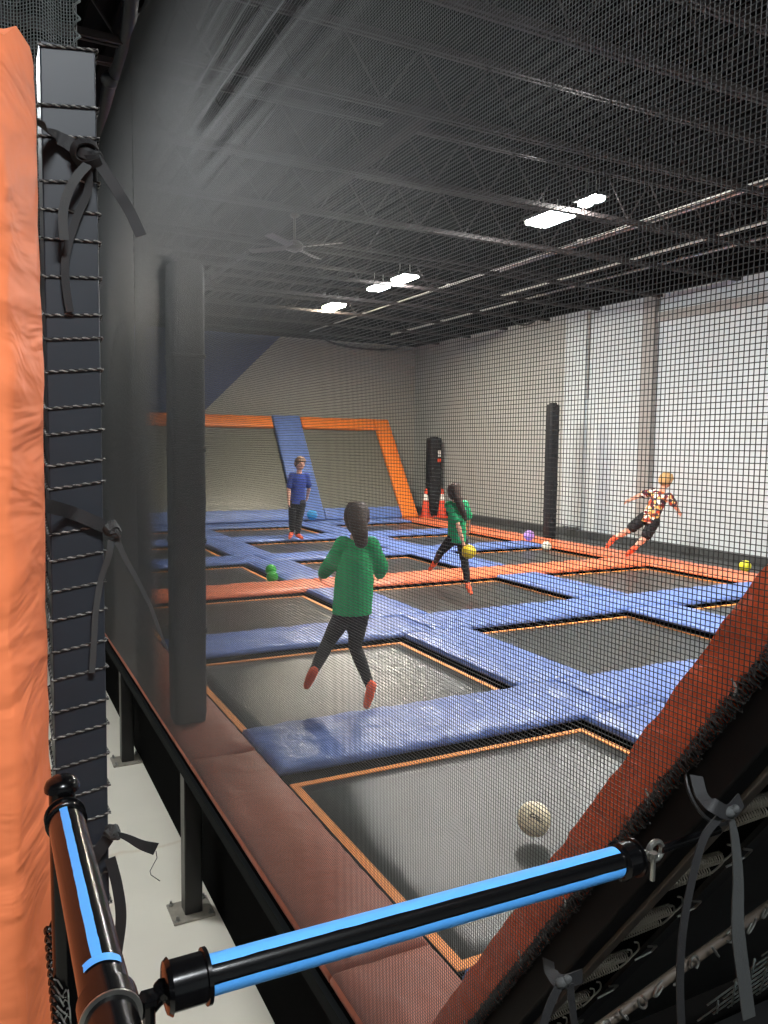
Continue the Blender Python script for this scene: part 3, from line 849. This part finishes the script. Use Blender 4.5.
# right end: eye bolt and clamp on the slanted frame
e0 = b1+X*.012
child(MB().tube([e0, e0+X*.028], .0045, 10), 'eye_stem', STEEL, rb)
el = []
for k in range(16):
    a = 2*PI*k/16; el.append(e0+Vector((.036+.012*math.cos(a), 0, .012*math.sin(a))))
child(MB().tube(el, .004, 8, closed=True), 'eye_ring', STEEL, rb)
child(MB().lathe(e0+Vector((.02, -.012, -.03)), [(.0035, 0), (.0035, .03), (.006, .031), (.006, .037)], 6), 'hex_bolt', STEEL, rb)
# chain of lacing loops left of the rail
lc = empty('lacing_loops', (.045, 1.15, 1.2), 0, 'tangle of glossy black and white rope loops low beside the orange pad', 'rope')
pts = []
for k in range(300):
    t_ = k/299; a = t_*2*PI*13
    c = at(52+10*t_, 925+110*t_, 1, 1.25-.12*t_)
    pts.append(c+Vector((.010*math.cos(a), .010*math.sin(a), .010*math.sin(2*a))))
child(MB().tube(pts, .0028, 6), 'black_cord', GLOSSBLACK, lc)
pts2 = [p+Vector((.003, -.004, .002+.003*math.sin(i*.7))) for i, p in enumerate(pts)]
child(MB().tube(pts2[::2], .0012, 5), 'white_fleck_cord', mat('rope_flecked', (0, 0, 0)), lc)

# ------------------------------------------------------------------ near slanted wall trampoline, seen from behind
sN = Vector((0, -.5636, .826)); nN = Vector((0, .826, .5636)); ON = Vector((0, SL0[0], SL0[1]))
def nw(x, s, n): return ON+X*x+sN*s+nN*n
S0, S1 = -.20, 2.3
NW = empty('wall_trampoline', nw(.9, S0, 0), 0, 'near slanted trampoline wall seen from behind with springs showing', 'trampoline')
mbp = pad_mb(nw(.9, S0, -.066), sN, X, nN, S1-S0, .36, .066, wr=.004, seed=99, cell=.05, rnd=.02, puff=.004)
child(mbp, 'side_pad', RUST, NW, angle=0)
# wrinkled outer flap of the side pad
vs = []; fs = []; n = 110
for i in range(n+1):
    s_ = S0+(S1-S0)*i/n
    for k in range(7):
        h = -.066*k/6
        w = .010*noise.noise(Vector((s_*16, h*22, 3)))+.006*noise.noise(Vector((s_*38, h*14, 8)))+.002
        vs.append(nw(.894+w+.004*math.sin(k/6*PI)*-1, s_, h-.003))
for i in range(n):
    for k in range(6): fs.append((i*7+k, (i+1)*7+k, (i+1)*7+k+1, i*7+k+1))
child(MB().add(vs, fs), 'pad_flap', RUST, NW, angle=0)
fr = MB()
def obox(m, x0, x1, s0, s1, n0, n1):
    vs = [nw(x, s, n) for (x, s, n) in ((x0,s0,n0),(x1,s0,n0),(x1,s1,n0),(x0,s1,n0),(x0,s0,n1),(x1,s0,n1),(x1,s1,n1),(x0,s1,n1))]
    m.add(vs, ((0,1,2,3),(7,6,5,4),(0,4,5,1),(1,5,6,2),(2,6,7,3),(3,7,4,0)))
    return m
child(obox(MB(), .905, .955, S0, S1, -.145, -.085), 'frame_tube', mat('matt_black_tube', (7, 7, 7), .6, spec=.15), NW, bevel=.005)
child(obox(MB(), .957, .985, S0, S1, -.150, -.135), 'lit_tube_face', BRONZE, NW, bevel=.002)  # lit brown underside of the black tube, put into this strip's colour
# bed and its hem
vs = []; fs = []
child(obox(MB(), 1.20, 3.1, S0, S1, -.118, -.112), 'bed', mat('black_bed_back', (20, 20, 20), .6), NW, smooth=False)
child(obox(MB(), .987, 1.235, S0, S1, -.106, -.10), 'pad_backing', DARK, NW, smooth=False)
child(obox(MB(), 1.20, 1.25, S0, S1, -.122, -.118), 'bed_hem', WEB, NW, smooth=False)
child(obox(MB(), 3.3, 3.38, S0, S1, -.145, -.085), 'frame_tube', BLACKMETAL, NW, bevel=.005)
sv = []
k = 0; s_ = S0+.1
proto = None
def spring_mb():
    m = MB(); pts = []; L = .12; turns = 21
    for i in range(turns*8+1):
        a = 2*PI*i/8; pts.append((.012+L*i/(turns*8), .0095*math.cos(a), .0095*math.sin(a)))
    m.tube(pts, .0015, 4)
    m.tube(smooth_path([(-.028, 0, 0), (-.01, 0, .004), (.012, .0, .0082)], 4), .0019, 5)
    m.tube(smooth_path([(.012+L, 0, .0082), (L+.03, 0, .004), (L+.048, 0, -.002), (L+.056, 0, -.012), (L+.048, 0, -.016)], 4), .0019, 5)
    return m
Mx = Matrix((( 1, 0, 0), (0, sN.y, -nN.y), (0, sN.z, -nN.z))).to_4x4()
while s_ < S1-.1:
    for d in (0, .058):
        tiltm = Matrix.Translation(nw(.985, s_+d, -.128)-NW.location) @ Mx @ Matrix.Rotation(.10*(1 if d == 0 else -.5), 4, 'Z')
        if proto is None:
            proto = spring_mb().build('spring', SPRING, NW); o = proto
        else:
            o = proto.copy(); C.objects.link(o)
        o.matrix_local = tiltm
    tri = MB(); c = nw(1.17, s_+.029, -.13)
    tri.tube([c+sN*.03, c+X*.035+sN*.012, c+X*.035-sN*.012, c-sN*.03], .0022, 5)
    child(tri, 'hem_ring', STEEL, NW)
    s_ += .183
# lacing of the net along the frame
lac = MB(); pts = []
N_ = 4200
for i in range(N_):
    t_ = i/(N_-1); s_ = S0+(S1-S0)*t_; a = i*1.15+3*noise.noise(Vector((i*.05, 3, 0)))
    r_ = .011+.012*noise.noise(Vector((i*.31, 0, 0)))
    pts.append(nw(.893+r_*.5*math.cos(a), s_+.004*math.sin(a*.37), -.082+r_*math.sin(a)))
lac.tube(pts, .0013, 3)
LC = empty('net_lacing', nw(.89, 0, -.08), 0, 'fuzzy black lacing cord whipped along the slanted rust orange pad', 'rope')
child(lac, 'cord', mat('lacing_black', (20, 20, 21), .45), LC)
fl = MB()
for i in range(9):
    s_ = S0+.15+i*.27+random.uniform(-.05, .05); c = nw(.885, s_, -.08)
    fl = MB().tube([c, c+Vector((-.004, -.006, .012)), c+Vector((-.002, .004, .022))], .0016, 4)
    child(fl, 'pale_knot', mat('pale_fleck', (170, 170, 165), .6), LC)
# clamp band for the gate bar
cb = MB(); cc = nw(.93, 0, -.115); s_c = (Vector((.93, .72, 1.88))-cc).dot(sN)
pts = []
for k in range(24):
    a = 2*PI*k/24; pts.append(nw(.93+.042*math.cos(a), s_c+.0+.02*math.sin(a), -.115+.047*math.sin(a)))
cb.tube(pts, .0028, 8, closed=True)
child(cb, 'clamp_band', BLACKMETAL, rb)
child(MB().tube([e0+X*.045, Vector((.893, .722, RZ))], .006, 10), 'clamp_pin', GLOSSBLACK, rb)

# straps hanging from the slanted frame
def hang(lab, top, band, tails):
    r = empty('tie_strap', top, 0, lab, 'strap', 'webbing straps')
    child(MB().ribbon(smooth_path(band), .018, (-.3, -1, .4), .002), 'band', WEB, r)
    child(MB().ball(top, (.011, .008, .007), 12, 8).ball(Vector(top)+Vector((.006, -.004, .004)), (.007, .006, .006), 10, 6), 'knot', WEBGREY, r)
    for (pts, w, mt) in tails: child(MB().ribbon(smooth_path(pts), w, (-.3, -1, .2), .002), 'tail', mt, r)
def Q(px, py, y): return at(px, py, 1, y)
yq = .66
hang('grey webbing strap tied round the slanted frame, long tails hanging at right', Q(729, 812, yq),
     [Q(696, 776, .70), Q(702, 796, .68), Q(714, 806, yq), Q(729, 812, yq), Q(741, 800, .68)],
     [([Q(730, 814, yq), Q(735, 840, yq), Q(738, 880, yq), Q(738, 930, yq), Q(744, 980, yq), Q(749, 1018, yq)], [.008+.011*min(1, i/26) for i in range(41)], WEBGREY),
      ([Q(722, 814, yq), Q(704, 838, yq), Q(692, 880, yq), Q(683, 930, yq), Q(680, 980, yq), Q(682, 1040, yq)], .010, WEB)])
hang('thin black strap tied at the lower part of the slanted frame', Q(562, 982, .80),
     [Q(548, 960, .84), Q(551, 972, .82), Q(562, 982, .80), Q(582, 976, .82)],
     [([Q(560, 984, .80), Q(550, 1005, .80), Q(540, 1035, .80)], .012, WEB), ([Q(570, 984, .80), Q(572, 1005, .80), Q(576, 1035, .80)], .01, WEB)])

# coarse net with a hooked lower edge, bottom right
CN_ = empty('coarse_net', (1.2, .9, 1.4), 0, 'coarse black diamond net hanging behind the springs at bottom right', 'net')
m = MB(); yb = .95
for k in range(-46, 60):
    x0 = .7+k*.035
    for sg in (1, -1):
        pts = []
        for i in range(13):
            z = 1.30+i*.06; x = x0+sg*(i*.06)*.75
            zz = z
            if .98 < x < 2.2 and zz > 1.43+(x-.908)*.25-.02 and zz < 2.4-(0): pts.append((x, yb-(zz-1.3)*.62+.012*sg*0, zz))
        if len(pts) > 1: m.tube(pts, .0016, 4)
child(m, 'mesh_netting', NETGREY, CN_, angle=0)
m = MB()
m.tube([Q(590, 1035, .93), Q(690, 962, .93), Q(800, 884, .93)], .009, 10)
child(m, 'edge_bar', BRONZE, CN_)
for i in range(11):
    c = Q(604+i*18, 1026-i*12.8, .915); h = MB()
    hp = [c+Vector((.010*math.cos(a/10*2*PI*.8+i*2.3), -.004+.004*math.sin(i*3), .012*math.sin(a/10*2*PI*.8+i))) for a in range(11)]
    child(h.tube(hp, .0022, 6), 'edge_hook', STEEL, CN_)

# ------------------------------------------------------------------ people
def clothe(segs, name, m, parent, voxel=.008, sm=6):
    "continuous surface fused from tapered rounded limbs"
    b = MB()
    for s in segs:
        if s[0] == 'e':
            _, c, r, M_ = (list(s)+[None])[:4]; b.ball(c, r, 20, 12, M_)
        else:
            _, pts, rr, sq = (list(s)+[None])[:4]
            pts = [Vector(p) for p in pts]
            if sq is None: b.tube(pts, rr, 14); 
            else:
                # elliptical section loft: radii (across, deep)
                vs = []; fs = []; n = 20
                for p, (ra_, rd) in zip(pts, rr):
                    for k in range(n):
                        a = 2*PI*k/n; vs.append(p+sq[0]*ra_*math.cos(a)+sq[1]*rd*math.sin(a))
                for i in range(len(pts)-1):
                    for k in range(n): fs.append((i*n+k, i*n+(k+1) % n, (i+1)*n+(k+1) % n, (i+1)*n+k))
                fs.append(tuple(range(n-1, -1, -1))); fs.append(tuple((len(pts)-1)*n+k for k in range(n)))
                b.add(vs, fs)
            if sq is None:
                for p, r_ in zip(pts, rr): b.ball(p, r_, 14, 8)
    o = b.build(name, m, parent, angle=0)
    r = o.modifiers.new('fuse', 'REMESH'); r.mode = 'VOXEL'; r.voxel_size = voxel; r.use_smooth_shade = True
    s = o.modifiers.new('smooth', 'SMOOTH'); s.iterations = sm; s.factor = .5
    return o

def hand(wrist, dr, palmn, sc, curl=.5):
    "palm and five bent fingers as limbs; dr = direction of the hand, palmn = palm normal"
    dr = dr.normalized(); palmn = (palmn-dr*palmn.dot(dr)).normalized(); sd_ = dr.cross(palmn).normalized()
    L = []
    L.append(('t', [wrist, wrist+dr*.035*sc, wrist+dr*.065*sc], [.021*sc, .026*sc, .024*sc]))
    for i, (off, ln) in enumerate(((-.027, .052), (-.009, .062), (.009, .058), (.026, .045))):
        k0 = wrist+dr*.07*sc+sd_*off*sc
        d1 = (dr+palmn*curl*.5+sd_*off*4).normalized(); k1 = k0+d1*ln*.5*sc
        d2 = (dr+palmn*curl*1.8).normalized(); k2 = k1+d2*ln*.45*sc
        L.append(('t', [k0-dr*.02*sc, k0, k1, k2], [.009*sc, .0088*sc, .008*sc, .0065*sc]))
    t0 = wrist+dr*.022*sc-sd_*.02*sc; t1 = t0+(dr*.5-sd_*1+palmn*.5).normalized()*.034*sc; t2 = t1+(dr-sd_*.3+palmn*.4).normalized()*.028*sc
    L.append(('t', [t0, t1, t2], [.011*sc, .0095*sc, .0075*sc]))
    return L

def person(lab, origin, ref, mpp, J, look, cloth, hairm, sock=True, headr=.098, hscale=1.0, kind=''):
    """J: joints in picture offsets (px, py, depth m) turned into metres in the figure's own upright plane.
    look = unit vector of the face in figure coordinates (x right, y away, z up)."""
    gz = origin[2]; origin = at(ref[0], ref[1], 2, gz); mpp = (origin-EYE).dot(CF)/FPX
    R = empty('person', origin, -math.radians(27.07), lab, 'person')
    def c(j):
        px, py, v = J[j] if isinstance(j, str) else j
        return Vector(((px-ref[0])*mpp, v, (ref[1]-py)*mpp))
    H = c('head'); nk = c('neck'); look = Vector(look).normalized()
    up = (H-nk).normalized(); look = (look-up*look.dot(up)).normalized(); side = look.cross(up).normalized()
    Mh = Matrix((side, look, up)).transposed().to_4x4()
    hr = headr
    sL, sR, hL, hR = c('shL'), c('shR'), c('hipL'), c('hipR')
    chest = (sL+sR)/2; pel = (hL+hR)/2; across = (sR-sL).normalized()
    spine = (chest-pel).normalized(); deep = across.cross(spine).normalized(); sw = (sR-sL).length/2
    body = [('e', H, (hr*.80, hr*.94, hr*1.12), Mh), ('e', H+Mh.to_3x3() @ Vector((0, hr*.25, -hr*.55)), (hr*.55, hr*.6, hr*.5), Mh),
            ('t', [nk-spine*.03, nk, H-up*hr*.6], [.046*hscale, .042*hscale, .044*hscale]),
            ('t', [pel-spine*.03, pel+spine*.1, chest-spine*.08, chest-spine*.0], [(sw*.85, .075), (sw*.82, .07), (sw*1.0, .085), (sw*.8, .06)], (across, deep))]
    # face: nose, brow, ears, chin
    M3 = Mh.to_3x3()
    body += [('t', [H+M3 @ Vector((0, hr*.88, hr*.05)), H+M3 @ Vector((0, hr*1.08, -hr*.2))], [hr*.09, hr*.13])]
    for s in (-1, 1):
        body.append(('e', H+M3 @ Vector((s*hr*.84, -.0, -hr*.05)), (hr*.10, hr*.17, hr*.26), Mh))
    AR = []
    for s, sh in (('L', sL), ('R', sR)):
        el, ha = c('el'+s), c('ha'+s)
        d = (ha-el).normalized()
        body.append(('t', [sh, (sh+el)/2, el, (el*2+ha)/3, ha], [.040*hscale, .036*hscale, .031*hscale, .032*hscale, .021*hscale]))
        body += hand(ha, d+Vector((0, 0, -.0)), J.get('palm'+s, -across if s == 'R' else across), .82*hscale, .6)
    for s, hp in (('L', hL), ('R', hR)):
        kn, an, to = c('kn'+s), c('an'+s), c('to'+s)
        body.append(('t', [hp, (hp+kn)/2, kn, (kn*2+an)/3, an], [.070*hscale, .060*hscale, .044*hscale, .045*hscale, .027*hscale]))
        heel = an-(to-an).normalized()*.02
        body.append(('t', [heel, an, (an+to)/2, to], [.026*hscale, .028*hscale, .027*hscale, .021*hscale]))
    bo = clothe(body, 'body', SKIN, R, .007, 3)
    # eyes and mouth
    for s in (-1, 1):
        MB().ball(H+M3 @ Vector((s*hr*.32, hr*.86, hr*.05)), (hr*.10, hr*.06, hr*.07), 12, 8, Mh).build('eye', DARKEYE, bo)
    MB().ball(H+M3 @ Vector((0, hr*.87, -hr*.50)), (hr*.24, hr*.07, hr*.055), 12, 8, Mh).build('mouth', LIP, bo)
    # hair
    hs = [('e', H+M3 @ Vector((0, -hr*.10, hr*.16)), (hr*.93, hr*1.0, hr*1.05), Mh)]
    if 'tail' in J:
        tp = [c(q) for q in J['tail']]
        rr = J['tailr']
        hs += [('t', tp, rr)]
        hs.append(('e', H+M3 @ Vector((0, -hr*.35, -hr*.25)), (hr*.8, hr*.68, hr*.9), Mh))
    else:
        hs.append(('e', H+M3 @ Vector((0, -hr*.3, -hr*.05)), (hr*.9, hr*.75, hr*.85), Mh))
    for k in range(9):
        a = -1.2+k*.3
        hs.append(('t', [H+M3 @ Vector((math.sin(a)*hr*.5, hr*.45*math.cos(a), hr*.92)), H+M3 @ Vector((math.sin(a)*hr*.86, hr*.88*math.cos(a), hr*.45))], [hr*.22, hr*.12]))
    h = clothe(hs, 'hair', hairm, R, .007, 2)
    # top
    f = cloth['top']; fit = f['fit']
    hem = pel-spine*f['hem']
    seg = [('t', [hem, pel+spine*.03, (pel+chest)/2, chest-spine*.06, chest+spine*.012, chest+spine*.035],
            [(sw*f['wide'], .105*fit), (sw*f['wide']*.97, .10*fit), (sw*(1.3 if f['sleeve'] == 'long' else 1.02)*fit, .095*fit), (sw*1.1, .10*fit), (sw*.82, .075), (sw*.45, .055)], (across, deep))]
    for s, sh in (('L', sL), ('R', sR)):
        el, ha = c('el'+s), c('ha'+s)
        if f['sleeve'] == 'long':
            seg.append(('t', [sh, (sh+el)/2, el, (el+ha)/2, ha+(el-ha)*.06], [.052*fit, .046*fit, .045*fit, .042*fit, .036*fit]))
        else:
            seg.append(('t', [sh, sh.lerp(el, .4), sh.lerp(el, .78)], [.055*fit, .053*fit, .056*fit]))
    clothe(seg, f['name'], f['mat'], R, .009, 5)
    # bottoms
    g = cloth['bottom']; seg = [('t', [pel+spine*.04, pel-spine*.06], [(sw*.9, .095), (sw*.88, .09)], (across, deep))]
    for s, hp in (('L', hL), ('R', hR)):
        kn, an = c('kn'+s), c('an'+s)
        if g['long']: seg.append(('t', [hp, (hp+kn)/2, kn, (kn*2+an)/3, an+(kn-an)*.06], [x*g['fit'] for x in (.080, .068, .052, .050, .034)]))
        else: seg.append(('t', [hp, hp.lerp(kn, .45), hp.lerp(kn, .8)], [x*g['fit'] for x in (.085, .08, .078)]))
    clothe(seg, g['name'], g['mat'], R, .008, 3)
    for s in ('L', 'R'):
        an, to, kn = c('an'+s), c('to'+s), c('kn'+s)
        heel = an-(to-an).normalized()*.022
        clothe([('t', [an+(kn-an).normalized()*.06, an], [.035*hscale, .034*hscale]), ('t', [heel, an, (an+to)/2, to], [x*hscale for x in (.036, .037, .036, .027)])], 'grip_sock', SOCK, R, .007, 3)
    return R

# 1: the girl in the big green sweater, running away across the second bed
g1 = dict(head=(355, 517, 0), neck=(355, 531, 0), shL=(342, 544, 0), shR=(369, 544, 0), elL=(330, 563, .03), elR=(379, 566, .05),
          haL=(321, 576, .13), haR=(378, 577, .2), hipL=(344, 612, 0), hipR=(358, 612, 0), knL=(327, 644, .06), knR=(354, 649, .08),
          anL=(314, 668, -.12), anR=(371, 685, -.06), toL=(308, 682, -.08), toR=(367, 702, -.06),
          tail=[(355, 512, -.05), (357, 522, -.10), (359, 531, -.12), (360, 538, -.12)], tailr=[.06, .056, .05, .042])
person('person in loose green sweater and black leggings running away, seen from behind', (2.12, 4.62, P+.02), (350, 703), .0063, g1, (0, 1, 0),
       dict(top=dict(name='green_sweater', mat=GREEN, hem=.0, wide=1.5, fit=1.12, sleeve='long'), bottom=dict(name='leggings', mat=BLACKCLOTH, long=True, fit=.84)), HAIRD, headr=.086, hscale=.82)
# 2: the girl with the pony tail and yellow ball
g2 = dict(head=(452.4, 491, 0), neck=(453, 500, 0), shL=(447.5, 505, -.03), shR=(463, 505, .05), elL=(455, 522, -.14), elR=(468, 519, .12),
          haL=(460.5, 540, -.16), haR=(469, 530, .2), hipL=(451, 539, 0), hipR=(461, 540, .03), knL=(441, 553, .12), knR=(463.5, 560, -.05),
          anL=(437.5, 569, .50), anR=(466.5, 583, -.1), toL=(432, 577, .52), toR=(469, 590, -.18),
          tail=[(452, 487, -.05), (455, 498, -.10), (459, 508, -.12), (463, 518, -.12)], tailr=[.06, .045, .04, .022])
person('person in emerald shirt with a long ponytail, carrying a yellow ball', (4.78, 7.5, P+.012), (455, 592), .01115, g2, (.55, .8, 0),
       dict(top=dict(name='green_shirt', mat=GREEN2, hem=.03, wide=1.15, fit=1.0, sleeve='short'), bottom=dict(name='leggings', mat=BLACKCLOTH, long=True, fit=.85)), HAIRD, headr=.082, hscale=.84)
rot = Matrix.Rotation(-math.radians(27.07), 3, 'Z')
_o = at(455, 592, 2, P+.012); _m = (_o-EYE).dot(CF)/FPX
hp = _o + rot @ Vector(((466-455)*_m, -.20, (592-549)*_m))
ball(hp.x, hp.y, hp.z, .078, ball_mat('held_yellow_ball', (226, 196, 40)), 'yellow dodgeball carried in the hand of the ponytailed person')
# 3: the boy in the patterned shirt
g3 = dict(head=(662.5, 480, 0), neck=(660, 488.5, 0), shL=(652, 492, .05), shR=(664, 495.5, -.08), elL=(641, 495, .1), elR=(670, 504, -.08),
          haL=(630, 500.5, .12), haR=(675, 510, -.05), hipL=(643, 518, .04), hipR=(651.5, 521, -.04), knL=(630.5, 530, .08), knR=(643.5, 537, -.04),
          anL=(616.5, 541, .2), anR=(632.5, 549, -.02), toL=(611, 549, .22), toR=(628.5, 555.5, .08))
person('person in red and white patterned shirt and black shorts leaping near the wall', (8.72, 9.1, PT+.0), (635, 560), .01555, g3, (.8, .45, -.1),
       dict(top=dict(name='patterned_shirt', mat=HAW, hem=.05, wide=1.15, fit=1.0, sleeve='short'), bottom=dict(name='shorts', mat=BLACKCLOTH, long=False, fit=1.0)), HAIRY, headr=.098)
# 4: the boy in blue at the back
g4 = dict(head=(299.8, 463.5, 0), neck=(299, 471, 0), shL=(292, 475, 0), shR=(305.5, 475.5, .05), elL=(288.8, 489, -.02), elR=(308, 488, .12),
          haL=(289.5, 501, -.08), haR=(306, 497, .2), hipL=(293.5, 503, 0), hipR=(300.5, 503, 0), knL=(292.5, 518, -.03), knR=(299, 519, 0),
          anL=(291.5, 533, 0), anR=(297.5, 535, .02), toL=(290.5, 537, -.12), toR=(302.5, 537.5, -.08))
person('person in royal blue shirt and black trousers standing by the back wall', (4.93, 12.5, PT+.01), (296, 539), .01695, g4, (.5, -.85, -.1),
       dict(top=dict(name='blue_shirt', mat=NAVY, hem=.02, wide=1.12, fit=1.0, sleeve='short'), bottom=dict(name='trousers', mat=BLACKCLOTH, long=True, fit=1.15)), HAIRB, headr=.098)

# ------------------------------------------------------------------ camera, world, view
cd = bpy.data.cameras.new('camera'); cam = bpy.data.objects.new('camera', cd); C.objects.link(cam)
cd.sensor_width = 36; cd.sensor_fit = 'AUTO'; cd.lens = FPX/1024*36; cd.clip_start = .05; cd.clip_end = 60
M_ = Matrix((CR, -CD, -CF)).transposed().to_4x4(); M_.translation = EYE; cam.matrix_world = M_
bpy.context.scene.camera = cam
w = bpy.data.worlds.new('world'); bpy.context.scene.world = w; w.use_nodes = True
w.node_tree.nodes['Background'].inputs[0].default_value = (.9, .95, 1, 1); w.node_tree.nodes['Background'].inputs[1].default_value = .05
s = bpy.context.scene
s.view_settings.view_transform = 'Standard'; s.view_settings.look = 'None'; s.view_settings.exposure = -.08; s.view_settings.gamma = 1
s.view_settings.use_curve_mapping = False
